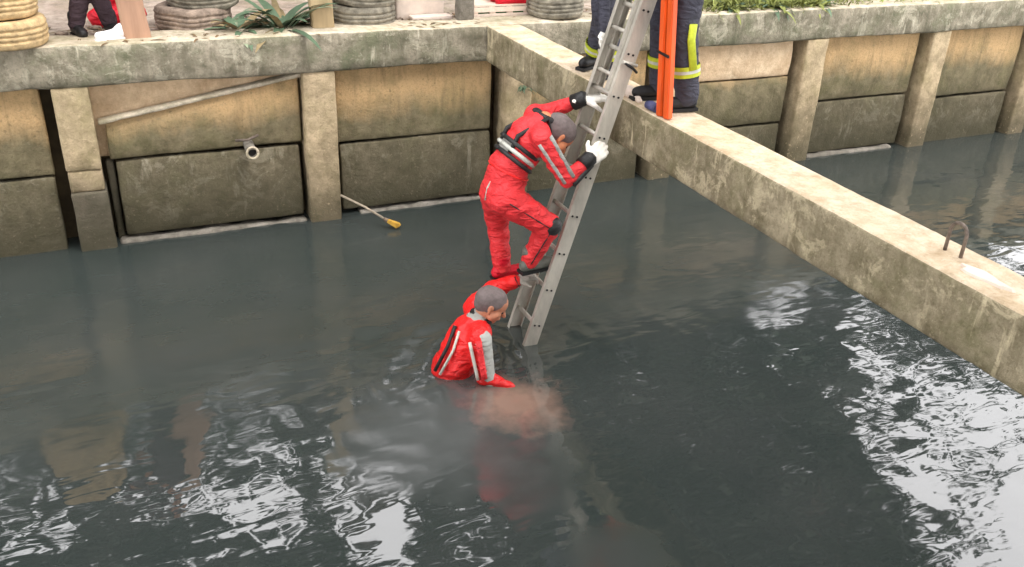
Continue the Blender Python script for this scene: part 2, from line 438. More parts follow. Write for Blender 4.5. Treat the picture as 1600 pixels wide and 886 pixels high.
# water: one sheet, finely gridded where it is seen
def axis(lo, a, b, hi, st, cn):
    l = [lo + (a - lo) * (1 - (1 - k / cn) ** 1) for k in range(cn)]
    m = list(np.arange(a, b, st)); r = [b + (hi - b) * k / cn for k in range(cn + 1)]
    return l + m + r
xs = axis(-45, -4.5, 11.5, 55, .045, 10)
ys = axis(.4, 1.8, 8.05, 8.3, .045, 4)
RX, RY = 1.95, 4.98
def wz(x, y):
    r = math.hypot(x - RX, y - RY)
    ring = .010 * math.exp(-r / .55) * math.sin(r * 24 + 5 * noise.noise(Vector((x * 2.2, y * 2.2, 2)))) * min(1, r / .25) * (.5 + 1.4 * abs(noise.noise(Vector((x * 2.6, y * 2.6, 7))))) + .018 * math.exp(-r / .45) * noise.noise(Vector((x * 8, y * 11, 1)))
    r2 = math.hypot(x - 2.6, y - 5.07); ring += .003 * math.exp(-r2 / .3) * math.sin(r2 * 40) * .5
    sw = noise.noise(Vector((x * .9, y * 1.3, 0))) * .006 + noise.noise(Vector((x * 3.1, y * 4.2, 5))) * .0022
    return ring + sw
V = [(x, y, wz(x, y) if -5 < x < 12 else 0) for y in ys for x in xs]
nx = len(xs)
Fc = [(j * nx + i, j * nx + i + 1, (j + 1) * nx + i + 1, (j + 1) * nx + i) for j in range(len(ys) - 1) for i in range(nx - 1)]
t = NT('murky_water')
n1 = t.noise(1.1, 3, .5)
colw = t.ramp(n1, [(.3, (0.029, 0.037, 0.034, 1)), (.7, (0.040, 0.046, 0.043, 1))])
def blob(cx, cy, rx, ry, dist=.25):
    mp = t.n('ShaderNodeMapping'); mp.vector_type = 'POINT'
    mp.inputs['Location'].default_value = (-cx / rx, -cy / ry, 0); mp.inputs['Scale'].default_value = (1 / rx, 1 / ry, 0)
    t.l(t.geo.outputs['Position'], mp.inputs[0])
    ln = t.n('ShaderNodeVectorMath', operation='LENGTH'); t.l(mp.outputs[0], ln.inputs[0])
    v = t.math('ADD', ln.outputs['Value'], t.math('MULTIPLY', t.math('SUBTRACT', t.noise(5, 4), .5), dist * 4))
    return t.math('SUBTRACT', 1.25, v, clamp=True)
silt = blob(2.12, 4.42, .30, .30, .38)
colw = t.mixc(t.math('MULTIPLY', silt, .62), colw, s2l((150, 116, 98)))
haze_patch = blob(1.55, 4.35, .72, .62, .25)
colw = t.mixc(t.math('MULTIPLY', haze_patch, .12), colw, s2l((140, 138, 136)))  # pale haze of reflected sky painted into the water colour
mirror_mute = t.math('MULTIPLY', t.math('MAXIMUM', blob(2.08, 3.0, .34, .28, .3), blob(1.9, 3.75, .34, .45, .3)), .8)     # rough, dim patches added to mute saturated reflections
hh = t.math('ADD', t.math('MULTIPLY', t.noise(2.5, 1, .45, stretch=(1, 1.7, 1), dist=.8), 1.25),
            t.math('ADD', t.math('MULTIPLY', t.noise(9, 0, .5, stretch=(1, 2.4, 1), dist=.8), .05), t.math('MULTIPLY', t.noise(2.9, 1, .45, stretch=(1, 3.0, 1), dist=.9, off=(3, 3, 0)), .62)))
patch = t.ramp(t.noise(.9, 3, .6, off=(4, 1, 0)), [(.42, (.35,) * 3 + (1,)), (.62, G1)])
t.bump(t.math('MULTIPLY', hh, patch), .10, .05)
t.b.inputs['IOR'].default_value = 1.95
ymask = t.n('ShaderNodeMapRange'); ymask.interpolation_type = 'SMOOTHSTEP'; t.l(t.z()[1], ymask.inputs[0]); ymask.inputs[1].default_value = 4.2; ymask.inputs[2].default_value = 6.0
xmask = t.n('ShaderNodeMapRange'); xmask.interpolation_type = 'SMOOTHSTEP'; t.l(t.z()[0], xmask.inputs[0]); xmask.inputs[1].default_value = 7.5; xmask.inputs[2].default_value = 4.0
wall_mute = t.math('MULTIPLY', t.math('MULTIPLY', ymask.outputs[0], t.math('ADD', t.math('MULTIPLY', xmask.outputs[0], .75), .25)), t.ramp(t.noise(1.3, 4, .6, off=(7, 7, 0)), [(.3, (.5,) * 3 + (1,)), (.6, G1)]))
M_water = t.done(colw, t.math('MAXIMUM', t.math('ADD', t.math('MULTIPLY', wall_mute, .17), .03), t.math('MAXIMUM', t.math('MULTIPLY', haze_patch, .20), t.math('MULTIPLY', mirror_mute, .30))), .8)     # mirror roughened and dimmed near the wall to weaken its reflection
t.l(t.math('SUBTRACT', .5, t.math('MULTIPLY', t.math('MAXIMUM', wall_mute, t.math('MAXIMUM', mirror_mute, t.math('MULTIPLY', haze_patch, .9))), .36)), t.b.inputs['Specular IOR Level'])
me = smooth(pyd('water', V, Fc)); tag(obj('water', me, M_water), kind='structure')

# ground behind the wall, near quay and canal bed
def sheet(name, x0, x1, y0, y1, z, st, amp, mat):
    nx_, ny_ = max(1, int((x1 - x0) / st)), max(1, int((y1 - y0) / st)); v = []; f = []
    for j in range(ny_ + 1):
        for i in range(nx_ + 1):
            x = x0 + (x1 - x0) * i / nx_; y = y0 + (y1 - y0) * j / ny_
            v.append((x, y, z + amp * noise.noise(Vector((x * 1.7, y * 1.7, 3))) + .4 * amp * noise.noise(Vector((x * 7, y * 7, 1)))))
    for j in range(ny_):
        for i in range(nx_):
            a = j * (nx_ + 1) + i; f.append((a, a + 1, a + nx_ + 2, a + nx_ + 1))
    return tag(obj(name, smooth(pyd(name, v, f)), mat), kind='structure')
sheet('bank_ground', -7, 18, 8.02, 12, BANK, .12, .022, M_ground)
sheet('far_ground', -120, 120, 11.9, 220, BANK - .02, 6, .02, M_ground)
sheet('canal_bed', -46, 56, .3, 8.1, -1.6, 3, .05, M_soil)
qb = bmesh.new()
q0 = rough_box((-30, -12, -1.6), (30, .42, 1.72), .6, .01); tag(obj('near_quay', q0, M_cap), kind='structure')

# the far quay wall
wall = empty('quay_wall', (3, 7.9, 0), 'stained concrete quay wall of piles and panels behind the canal', 'wall')
YF = 7.738
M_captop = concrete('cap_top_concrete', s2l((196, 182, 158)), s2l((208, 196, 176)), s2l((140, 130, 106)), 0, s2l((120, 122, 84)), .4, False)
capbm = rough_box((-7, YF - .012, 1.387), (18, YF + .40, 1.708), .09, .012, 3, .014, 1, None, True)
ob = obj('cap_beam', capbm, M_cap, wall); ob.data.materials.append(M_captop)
obj('earth_backing', rough_box((-7, YF + .33, -1.2), (18, YF + .6, 1.385), .5, .02), M_gap, wall)
piles = [(-6.2, .28), (-4.3, .28), (-2.38, .28), (-.414, .268), (1.527, .283), (3.43, .27), (5.12, .27), (6.96, .29), (8.79, .27), (10.5, .28), (12.4, .28), (14.3, .28), (16.2, .28)]
for i, (x, w) in enumerate(piles):
    def lean(q, i=i): return q
    if i == 3:     # the pile at the left: pale upper lengths over a dirty, slightly narrower foot
        obj('pile', rough_box((x, YF, .70), (x + w, YF + .30, 1.386), .05, .004, 6, .008, i), M_pile, wall)
        obj('pile', rough_box((x + .01, YF + .012, .515), (x + w - .004, YF + .30, .695), .05, .004, 6, .008, i + 20), M_pile, wall)
        obj('pile', rough_box((x + .004, YF - .006, -1.2), (x + w + .012, YF + .30, .512), .06, .006, 6, .010, i + 40), M_piledirty, wall)
    else:
        obj('pile', rough_box((x, YF, -1.2), (x + w, YF + .30, 1.386), .05, .005, 6, .010, i), M_pile, wall)
PY = YF + .115
def panel(x0, x1, z0, z1, mat, y=PY, top=None, sd=0, bul=.02, tilt=0, m2=None):
    def dfm(q):
        u = (q.x - x0) / (x1 - x0); v = (q.z - z0) / (z1 - z0)
        q.y -= bul * math.sin(PI * max(0, min(1, v))) * (.6 + .4 * math.sin(PI * u)) + tilt * (1 - v)
        if top: q.z += (top(q.x) - z1) * max(0, v)
        return q
    p_ = obj('panel', rough_box((x0, y, z0), (x1, y + .09, z1), .055, .007, 4, .008, sd, dfm, True if m2 else None), mat, wall)
    if m2: p_.data.materials.append(m2)
    return p_
for i in range(len(piles) - 1):
    x0 = piles[i][0] + piles[i][1]; x1 = piles[i + 1][0]
    gl = .015; gr = .10 if i != 4 else .11
    a, b = x0 + gl, x1 - gr
    if i == 2:
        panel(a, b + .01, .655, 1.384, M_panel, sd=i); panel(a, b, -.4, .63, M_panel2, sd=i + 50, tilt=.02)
    elif i == 3:   # the sagged panel: its top slopes and shows the tan board behind
        panel(x0 - .01, x1 + .01, .74, 1.384, M_panelback, y=PY + .10, sd=9, bul=0)
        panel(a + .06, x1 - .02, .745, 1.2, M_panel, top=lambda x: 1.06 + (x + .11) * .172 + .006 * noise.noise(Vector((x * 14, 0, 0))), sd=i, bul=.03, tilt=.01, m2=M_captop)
        panel(a + .09, x1 - .05, .055, .715, M_panel2, sd=i + 50, bul=.035, tilt=.02)
        panel(a + .02, a + .075, -.5, .70, M_piledirty, y=PY + .06, sd=77, bul=0)
    elif i == 4:
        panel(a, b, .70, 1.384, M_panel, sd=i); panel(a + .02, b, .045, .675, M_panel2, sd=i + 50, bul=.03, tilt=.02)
    elif i == 6:
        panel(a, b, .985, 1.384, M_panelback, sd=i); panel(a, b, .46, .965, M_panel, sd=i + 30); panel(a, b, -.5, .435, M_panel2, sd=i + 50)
    elif i == 7:
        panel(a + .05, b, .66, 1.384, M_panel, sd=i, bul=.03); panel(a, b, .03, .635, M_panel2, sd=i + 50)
    else:
        zj = .52 + .02 * (i % 3)
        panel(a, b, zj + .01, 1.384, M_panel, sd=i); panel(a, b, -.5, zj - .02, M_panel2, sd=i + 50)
def dstrip(q):
    q.z += (q.x + .11) * .172 + .004 * noise.noise(Vector((q.x * 9, 1, 0))); return q
obj('tilted_ledge', rough_box((-.12, PY - .045, 1.048), (1.54, PY + .05, 1.082), .05, .004, 6, .006, 31, dstrip), M_captop, wall)
# pale ledge of the footing that just breaks the water
for (x0, x1, s_) in ((-.10, 1.50, 3), (2.0, 3.3, 4), (7.3, 8.6, 5)):
    obj('footing_ledge', rough_box((x0, YF + .055, -.3), (x1, YF + .2, .018), .05, .022, 5, .02, s_), M_foot, wall)

# crossing beam
beam = empty('crossing_beam', (3.37, 4, 1.38), 'long pale concrete beam running from the quay wall across the canal', 'beam')
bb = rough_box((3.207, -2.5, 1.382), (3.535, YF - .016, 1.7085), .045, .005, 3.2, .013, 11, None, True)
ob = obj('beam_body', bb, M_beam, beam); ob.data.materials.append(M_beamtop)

# lifting loop, cement smear and hose end on the beam
pts = [(3.405, 2.645, 1.70), (3.405, 2.645, 1.81)] + [(3.405, 2.60 + .045 * math.cos(a), 1.81 + .045 * math.sin(a)) for a in np.linspace(.2, PI - .2, 8)] + [(3.405, 2.555, 1.81), (3.405, 2.555, 1.70)]
lo_ = tubeobj('lifting_loop', pts, .0085, M_rust, None, 10)
tag(lo_, 'rusty bent steel loop standing upright on top of the concrete beam', 'steel loop')
pv = []; bm = bmesh.new()
ring = [bm.verts.new((3.335 + .035 * math.cos(a) * (1 + .3 * math.sin(3 * a)), 2.36 + .12 * math.sin(a) * (1 + .2 * math.cos(5 * a)), 1.7185)) for a in np.linspace(0, 2 * PI, 22)[:-1]]
base = [bm.verts.new((v.co.x * 1.0 + (v.co.x - 3.335) * .15, v.co.y + (v.co.y - 2.36) * .15, 1.700)) for v in ring]
bm.faces.new(ring)
for k in range(len(ring)): bm.faces.new((base[k], base[(k + 1) % len(ring)], ring[(k + 1) % len(ring)], ring[k]))
tag(obj('cement_smear', bm, M_white), 'pale smear of cement on the beam beside the steel loop', 'cement smear')

# drain pipe sticking out of the panel
pp = empty('drain_pipe', (1.04, 7.8, .76), 'short rusty pipe stub poking out of the joint in the left wall bay', 'pipe')
bm = bmesh.new(); tube(bm, [(1.04, 7.95, .79), (1.04, 7.72, .755), (1.045, 7.66, .745)], [.045, .045, .05], 16, False)
tube(bm, [(1.045, 7.66, .745), (1.04, 7.74, .757)], [.034, .034], 16, False); bmesh.ops.recalc_face_normals(bm, faces=bm.faces); obj('pipe_stub', bm, M_foot, pp)
tubeobj('bracket', [(.93, 7.78, .83), (1.02, 7.72, .845), (1.12, 7.78, .86)], .012, M_rust, pp)
lip = [(1.045 + .047 * math.cos(a), 7.66 + .006 * math.sin(a), .745 + .047 * math.sin(a)) for a in np.linspace(0, 2 * PI, 22)]
tubeobj('pipe_lip', lip, .011, M_captop, pp, 8)
tubeobj('bore_shade_disc', [(1.045, 7.675, .748), (1.044, 7.70, .75)], .037, M_dark, pp, 16)  # black disc painting the shade inside the pipe mouth

# ------------------------------------------------------------------ ladder
RX0, SL = 2.535, .293                                  # rail centre x = RX0 + SL*z
YN, YFr = 5.07, 5.37
def L(z, y, off=0):                                    # off: distance away from the ladder plane, to the climber's side (-)
    n = Vector((1, 0, -SL)).normalized()
    return Vector((RX0 + SL * z, y, z)) + n * off
lad = empty('ladder', (RX0, 5.25, 0), 'aluminium extension ladder leaning on the beam with its foot in the water', 'ladder')
def rail(y, z0, z1, off, w, inw):
    bm = bmesh.new(); n = Vector((1, 0, -SL)).normalized()
    bar(bm, L(z0, y, off), L(z1, y, off), .006, w, n)                       # web
    for s in (-1, 1):
        bar(bm, L(z0, y + inw * .014, off + s * (w / 2 - .003)), L(z1, y + inw * .014, off + s * (w / 2 - .003)), .028, .0055, n)
    bmesh.ops.recalc_face_normals(bm, faces=bm.faces)
    return bm
for y, inw in ((YN, 1), (YFr, -1)):
    obj('rail', rail(y, -.75, 3.0, -.02, .102, inw), M_alu, lad)
    obj('upper_rail', rail(y + inw * .034, 1.80, 3.25, -.115 + .055, .06, inw), M_alu, lad)
zr = [.15 + .272 * k - .0 for k in range(-3, 11)]
for k, z_ in enumerate(zr):
    r_ = tubeobj('rung', [L(z_, YN - .006, -.03), L(z_, YFr + .006, -.03)], .0155, M_alu, lad, 10)
    for off in (-.045, -.008):
        p = L(z_, YN - .006, off)
        tubeobj('bolt', [p, p + Vector((0, -.006, 0))], .0075, M_dark, r_, 8)
for z_ in [1.9 + .272 * k for k in range(0, 5)]:
    tubeobj('upper_rung', [L(z_, YN + .03, -.065), L(z_, YFr - .03, -.065)], .014, M_alu, lad, 8)
for y in (YN - .012, YFr + .012):
    tubeobj('guide_bracket', [L(2.0, y, -.07), L(2.0, y, .045)], .012, M_alu, lad, 8)
tubeobj('hook', [L(2.0, YN - .014, -.06), L(1.98, YN - .03, .01), L(1.96, YN - .012, .06)], .009, M_dark, lad, 8)

# ------------------------------------------------------------------ climber in red
cl = empty('person', (2.4, 5.25, .43), 'person in red drysuit and grey vest climbing the ladder in white gloves', 'person')
yL, yR = 5.42, 5.08
hipR, kneR, ankR = Vector((2.31, 5.15, 1.13)), Vector((2.60, 5.06, .93)), Vector((2.50, 5.13, .66))
hipL, kneL, ankL = Vector((2.33, 5.36, 1.12)), Vector((2.40, 5.48, .80)), Vector((2.41, 5.40, .50))
pel, wst, chest, nk = Vector((2.325, 5.25, 1.14)), Vector((2.37, 5.25, 1.32)), Vector((2.50, 5.24, 1.50)), Vector((2.61, 5.25, 1.605))
shR, elR, wrR = Vector((2.50, 5.06, 1.56)), Vector((2.68, 5.00, 1.275)), Vector((2.84, 5.03, 1.385))
shL, elL, wrL = Vector((2.61, 5.41, 1.60)), Vector((2.83, 5.48, 1.61)), Vector((2.935, 5.37, 1.695))
sd = (0, 1, 0); tdir = (chest - pel).normalized(); bk = tdir.cross(Vector((0, 1, 0))).normalized()
P = [(pel, pel + Vector((-.0, 0, .02)), .135, .135, 0, (bk, .92)), (pel, wst, .155, .15, 0, (bk, .92)), (wst, chest, .148, .162, 0, (bk, .85)),
     (chest, chest + tdir * .06, .15, .12, 0, (bk, .75)),
     (shR, shL, .075, .075, 0), (nk, nk + Vector((.03, 0, .01)), .06, .055, 0),
     (hipR, kneR, .118, .086, 0), (kneR, ankR, .082, .066, 0), (hipL, kneL, .115, .085, 0), (kneL, ankL, .083, .064, 0),
     (shR, elR, .072, .056, 0), (elR, wrR, .055, .040, 0), (shL, elL, .072, .055, 0), (elL, wrL, .054, .04, 0)]
for s_ in (-1, 1): P.append((pel + Vector((-.04, s_ * .06, -.02)), pel + Vector((-.03, s_ * .06, .0)), .095, .095, 0))
skin('body', P, [M_red], cl, .012, 4, .010, 1)
# vest of grey webbing over the upper back and chest
vest = skin('vest', [(wst + tdir * .105, chest - tdir * .055, .142, .150, 0, (bk, .88))], [M_vest], cl, .012, 3, .003, 4)
for k, (o_, m_) in enumerate(((.055, M_black), (.10, M_silver), (.145, M_black))):
    c0 = wst + tdir * o_; pts = [c0 + bk * .128 * math.cos(a) * 1.0 + Vector((0, 1, 0)) * .165 * math.sin(a) + tdir * .03 * math.cos(a) for a in np.linspace(0, 2 * PI, 26)]
    tubeobj('webbing_strap', pts, .015, m_, vest, 8)
for y_ in (-.09, .09):
    tubeobj('shoulder_strap', [chest + Vector((0, y_ , 0)) - tdir * .12 - bk * .0 + (-bk) * (-.135), chest + Vector((0, y_, 0)) + bk * .135, nk + Vector((-.01, y_ * .9, .05)), chest + Vector((0, y_, 0)) - bk * .10 + tdir * .06], .016, M_black, vest, 8)
tubeobj('collar', [nk + (nk - chest).normalized() * .03 + Vector((0, math.sin(a) * .07, 0)) + bk * math.cos(a) * .07 for a in np.linspace(0, 2 * PI, 18)], .022, M_black, cl, 8)
skin('hood_roll', [(nk + Vector((-.03, .03, .045)), nk + Vector((-.02, .09, .045)), .035, .03, 0)], [M_black], cl, .008, 2)
def strip(name, a, b, ra, rb, off, w, mat, parent, n=6):
    """band laid on a limb a->b, bulging off its skin"""
    a = Vector(a); b = Vector(b); off = Vector(off); off = (off - (b - a).normalized() * off.dot((b - a).normalized())).normalized()
    return tubeobj(name, [a.lerp(b, t_) + off * (ra + (rb - ra) * t_) * .97 for t_ in np.linspace(.02, .98, n)], w, mat, parent, 8)
strip('sleeve_stripe', shR, elR, .070, .054, (.7, -.8, .35), .016, M_grey, cl)
strip('sleeve_stripe', shR, elR, .070, .054, (-.5, -.85, -.4), .012, M_grey, cl)
strip('sleeve_stripe', elR, wrR, .056, .043, (.3, -.8, -.55), .019, M_black, cl)
tubeobj('back_piping', [pel + Vector((-.135, -.03, -.03)), pel + Vector((-.125, -.04, .06)), wst + Vector((-.11, -.05, .0)), wst + Vector((-.07, -.08, .06))], .007, M_silver, cl, 6)
skin('knee_patch', [(kneR + Vector((.005, -.02, .01)), kneR + Vector((.035, .03, -.01)), .074, .058, 0)], [M_black], cl, .01, 2)
for a, b in ((wrR, elR), (wrL, elL)):
    d = (b - a).normalized(); tubeobj('cuff', [a - d * .048, a - d * .03, a + d * .055], [.040, .053, .056], M_black, cl, 12)
tubeobj('waist_belt', [wst + Vector((-.005, 0, -.03)) + bk * .128 * math.cos(a) * 1.1 + Vector((0, 1, 0)) * .152 * math.sin(a) for a in np.linspace(0, 2 * PI, 24)], .007, M_redwet, cl, 6)
strip('leg_seam', hipR, kneR, .116, .085, (-.2, -1, .1), .005, M_black, cl, 8)
strip('leg_seam', kneR, ankR, .081, .065, (-.2, -1, .1), .005, M_black, cl, 8)
# right boot stands on the upper rung, left boot on the lower
def boot(a, toe, mat, parent, name='boot', k=1.0):
    a = Vector(a); toe = Vector(toe); d = (toe - a); d.z = 0; d.normalize(); heel = Vector((a.x, a.y, toe.z)) - d * .035
    b = skin(name, [(a + Vector((0, 0, .06)), a, .058 * k, .054 * k, 0), (a, heel + Vector((0, 0, .035)), .052 * k, .046 * k, 0), (heel + Vector((0, 0, .035)), toe - d * .04 + Vector((0, 0, .03)), .044 * k, .042 * k, 0),
                (toe - d * .07 + Vector((0, 0, .032)), toe - d * .03 + Vector((0, 0, .03)), .045 * k, .038 * k, 0)], [mat], parent, .01, 3)
    bm = bmesh.new(); bar(bm, heel - d * .04 + Vector((0, 0, -.008)), toe + d * .01 + Vector((0, 0, -.008)), .082 * k, .022, (0, 0, 1)); obj('sole', bm, M_dark, b); return b
boot(ankR, ankR + Vector((.20, .02, -.075)), M_boot, cl)
boot(ankL, ankL + Vector((.21, .0, -.08)), M_tarp, cl)
nrm_l = Vector((SL, 0, 1)).normalized()
hand('glove', wrR + Vector((.0, -.01, 0)), (.75, .15, .45), (.3, .9, -.2), (0, .3, 1), M_glove, cl, .5, 1.35)
hand('glove', wrL, (.97, -.1, .12), (0.25, .1, -1), (0, -1, 0), M_glove, cl, .38, 1.5)
hd = head(cl, (2.69, 5.21, 1.515), (.62, -.12, -.78), (.78, 0, .62), M_skin2, M_hair, .006, .112, 0, nk)

# ------------------------------------------------------------------ rescuer waist-deep in the water
r2 = empty('person', (1.95, 5.0, 0), 'grey-haired person in wet red drysuit standing waist-deep beside the ladder foot', 'person')
pel = Vector((1.84, 4.98, -.17)); wst = Vector((1.88, 4.98, .0)); chest = Vector((2.01, 5.0, .20)); nk = Vector((2.105, 5.02, .345))
shR, elR, wrR = Vector((2.01, 4.84, .29)), Vector((2.02, 4.74, .035)), Vector((2.17, 4.64, -.03))
shL, elL, wrL = Vector((2.12, 5.20, .31)), Vector((2.30, 5.26, .40)), Vector((2.43, 5.20, .47))
tdir = (chest - pel).normalized(); lat = Vector((.25, 1, 0)).normalized(); bk = tdir.cross(lat).normalized()
P = [(pel, wst, .165, .165, 0, (bk, .88)), (wst, chest, .165, .178, 0, (bk, .84)), (chest, chest + tdir * .06, .172, .13, 0, (bk, .78)), (shR, shL, .075, .07, 0), (nk - tdir * .05, nk, .07, .06, 0),
     (shR, elR, .076, .058, 0), (elR, wrR, .057, .043, 0), (shL, elL, .082, .074, 0), (elL, wrL, .07, .05, 0),
     (pel + lat * .1, pel + lat * .1 + Vector((.1, 0, -.45)), .1, .08, 0), (pel - lat * .1, pel - lat * .1 + Vector((.05, 0, -.45)), .1, .08, 0),
     (pel + lat * .1 + Vector((.1, 0, -.45)), pel + lat * .1 + Vector((0, 0, -.9)), .078, .055, 0), (pel - lat * .1 + Vector((.05, 0, -.45)), pel - lat * .1 + Vector((0, 0, -.9)), .078, .055, 0)]
skin('body', P, [M_redwet], r2, .012, 4, .009, 8)
skin('yoke', [(chest + tdir * .02, chest + tdir * .08, .152, .12, 0, (bk, .82)), (chest + tdir * .06, nk, .09, .072, 0)], [M_vest], r2, .012, 3, .003, 2)
tubeobj('collar', [nk + tdir * .0 + lat * math.sin(a) * .068 + bk * math.cos(a) * .068 for a in np.linspace(0, 2 * PI, 18)], .021, M_black, r2, 8)
slv = skin('sleeve_panel', [(shR.lerp(elR, .05) + Vector((.012, -.008, 0)), elR + Vector((.012, -.006, .0)), .076, .058, 0), (elR + Vector((.01, 0, .01)), elR.lerp(wrR, .25), .058, .052, 0)], [M_grey], r2, .012, 3, .004, 3)
strip('sleeve_stripe', shR, elR, .084, .066, (-.35, -1, .0), .022, M_red, slv)
strip('sleeve_stripe', shR + Vector((-.03, 0, 0)), elR + Vector((-.02, 0, 0)), .078, .06, (-.75, -.8, 0), .012, M_silver, slv)
tubeobj('harness_strap', [chest + bk * .15 + lat * -.06 + tdir * .08, chest + bk * .155 + lat * -.11 - tdir * .05, wst + bk * .145 + lat * -.12], .013, M_black, r2, 8)
tubeobj('harness_strap', [chest + bk * .12 + lat * -.10 + tdir * .07, chest + bk * .12 + lat * -.15 - tdir * .05, wst + bk * .11 + lat * -.145], .010, M_silver, r2, 8)
tubeobj('cuff', [wrL - (wrL - elL).normalized() * .04, wrL + (wrL - elL).normalized() * .02], [.049, .045], M_black, r2, 12)
hand('glove', wrL, (.9, -.1, .3), (.4, .1, -.9), (0, -1, 0), M_gloveg, r2, .6, 1.1)
hand('glove', wrR, (.8, -.3, -.5), (0, 0, -1), (0, 1, 0), M_gloveg, r2, .4, 1.1)
head(r2, (2.16, 4.99, .435), (.80, -.42, -.42), (.4, -.1, .9), M_skin, M_hair2, .003, .106, 0, nk)

# ------------------------------------------------------------------ standing figures on the beam and bank
def stander(name, feet, face, label, suit, shirt, glovem, bootm, hgt=1.75, spread=.16, lift=None, kneeb=.0, reach=None, hairm=M_hairk, bootm2=None, hi=False, lean=(0, 0), bandh=.17):
    """feet = (left, right) ground points of the ankles; face = heading"""
    fw = Vector(face); fw.z = 0; fw.normalize(); lt = Vector((-fw.y, fw.x, 0))
    fl, fr = Vector(feet[0]), Vector(feet[1]); mid = (fl + fr) / 2; k = hgt / 1.75
    root = empty('person', mid, label, 'person')
    ln = Vector((lean[0], lean[1], 0))
    base = mid.copy(); base.z = max(fl.z, fr.z) - .0
    pel = base + Vector((0, 0, .93 * k)) + ln * .5; ch = pel + Vector((0, 0, .38 * k)) + ln * .35; nk = pel + Vector((0, 0, .56 * k)) + ln * .5
    aL, aR = fl + Vector((0, 0, .10)), fr + Vector((0, 0, .10))
    hL, hR = pel + lt * .095, pel - lt * .095
    kL = aL.lerp(hL, .5) + fw * (.03 + kneeb); kR = aR.lerp(hR, .5) + fw * (.03 + kneeb)
    sL, sR = ch + lt * .19 + Vector((0, 0, .09)), ch - lt * .19 + Vector((0, 0, .09))
    if reach: wL, wR = Vector(reach[0]), Vector(reach[1])
    else: wL, wR = sL + Vector((0, 0, -.52)) + lt * .06 + fw * .05, sR + Vector((0, 0, -.52)) - lt * .06 + fw * .05
    def elbow(s, w, sg):
        m = s.lerp(w, .5); d = (w - s).length; h_ = math.sqrt(max(0, .29 ** 2 - (d / 2) ** 2)); return m + (lt * sg * .6 - fw * .6 + Vector((0, 0, -.5))).normalized() * h_
    eL, eR = elbow(sL, wL, 1), elbow(sR, wR, -1)
    P = [(hL, kL, .105, .092 if hi else .078, 0), (kL, aL, .092 if hi else .08, .080 if hi else .066, 0), (hR, kR, .105, .092 if hi else .078, 0), (kR, aR, .092 if hi else .08, .080 if hi else .066, 0), (pel + Vector((0, 0, -.02)), pel + Vector((0, 0, .1)), .14, .135, 0, (fw, .78)),
         (pel + Vector((0, 0, .14)), ch, .138, .16, 1, (fw, .72)), (ch, ch + Vector((0, 0, .05)), .16, .13, 1, (fw, .72)), (sL, sR, .07, .07, 1), (nk - Vector((0, 0, .06)), nk, .062, .056, 1),
         (sL, eL, .064, .052, 1), (eL, wL, .05, .04, 1), (sR, eR, .064, .052, 1), (eR, wR, .05, .04, 1)]
    skin('body', P, [suit, shirt], root, .015, 4, .006, hgt * 3)
    for a, e, s_, m_ in ((wL, eL, 1, glovem), (wR, eR, -1, glovem)):
        d = (a - e).normalized(); hand('glove' if glovem is M_glove else 'hand', a, d, fw * .3 - lt * s_, fw, m_, root, .5)
    boot(aL, fl + fw * .20 + Vector((0, 0, .02)), bootm, root, 'boot' if bootm is M_bootk and hi else 'shoe')
    boot(aR, fr + fw * .20 + Vector((0, 0, .02)), bootm2 or bootm, root, 'boot' if bootm is M_bootk and hi else 'shoe')
    head(root, nk + Vector((0, 0, .16)) + fw * .03, fw + Vector((0, 0, -.35)), (0, 0, 1), M_skin, hairm, .008, .1, 0, nk - Vector((0, 0, .03)))
    if hi:
        for a, b in ((aL, kL), (aR, kR)):
            d = (b - a).normalized(); c = a + d * bandh
            def loop(c, r_): return [c + (fw * math.cos(t_) + lt * math.sin(t_)) * r_ for t_ in np.linspace(0, 2 * PI, 20)]
            bm = bmesh.new(); tube(bm, [c - d * .035, c + d * .035], [.094, .095], 20, False); tube(bm, [c + d * .035, c - d * .035], [.088, .088], 20, False)
            bd = obj('hi_vis_band', bm, M_hiviz, root)
            bm = bmesh.new(); tube(bm, [c - d * .010, c + d * .010], [.0965, .0965], 20, False); obj('reflective_tape', bm, M_silver, bd)
    return root, dict(kL=kL, kR=kR, aL=aL, aR=aR, hL=hL, hR=hR, fw=fw, lt=lt)

# two firefighters on the beam, holding the ladder head
ff1, j1 = stander('firefighter', ((3.45, 6.12, 1.712), (3.42, 5.82, 1.712)), (-1, -.55, 0), 'firefighter in dark trousers with white gloves steadying the ladder from behind', M_navy, M_navy, M_glove, M_bootk,
                  1.75, reach=((3.26, 5.56, 2.62), (3.15, 5.50, 2.12)), hi=True, lean=(-.05, -.25), kneeb=.05, bandh=.07)
ff2, j2 = stander('firefighter', ((3.47, 4.90, 1.712), (3.455, 5.20, 1.712)), (-1, .12, 0), 'firefighter in navy trousers with yellow reflective stripes beside the orange pole', M_navy, M_navy, M_glove, M_bootk,
                  1.78, reach=((3.17, 5.0, 3.0), (3.2, 5.26, 2.95)), hi=True, lean=(-.02, 0), kneeb=.02)
a, b = j2['aL'], j2['kL']; d = (b - a).normalized()
tubeobj('trouser_stripe', [a + d * .19 + Vector((.0, -.090, 0)), b + Vector((.0, -.097, -.05)), b + Vector((.0, -.10, .05))], .03, M_hiviz, ff2, 8, flat=((0, 1, 0), .4))

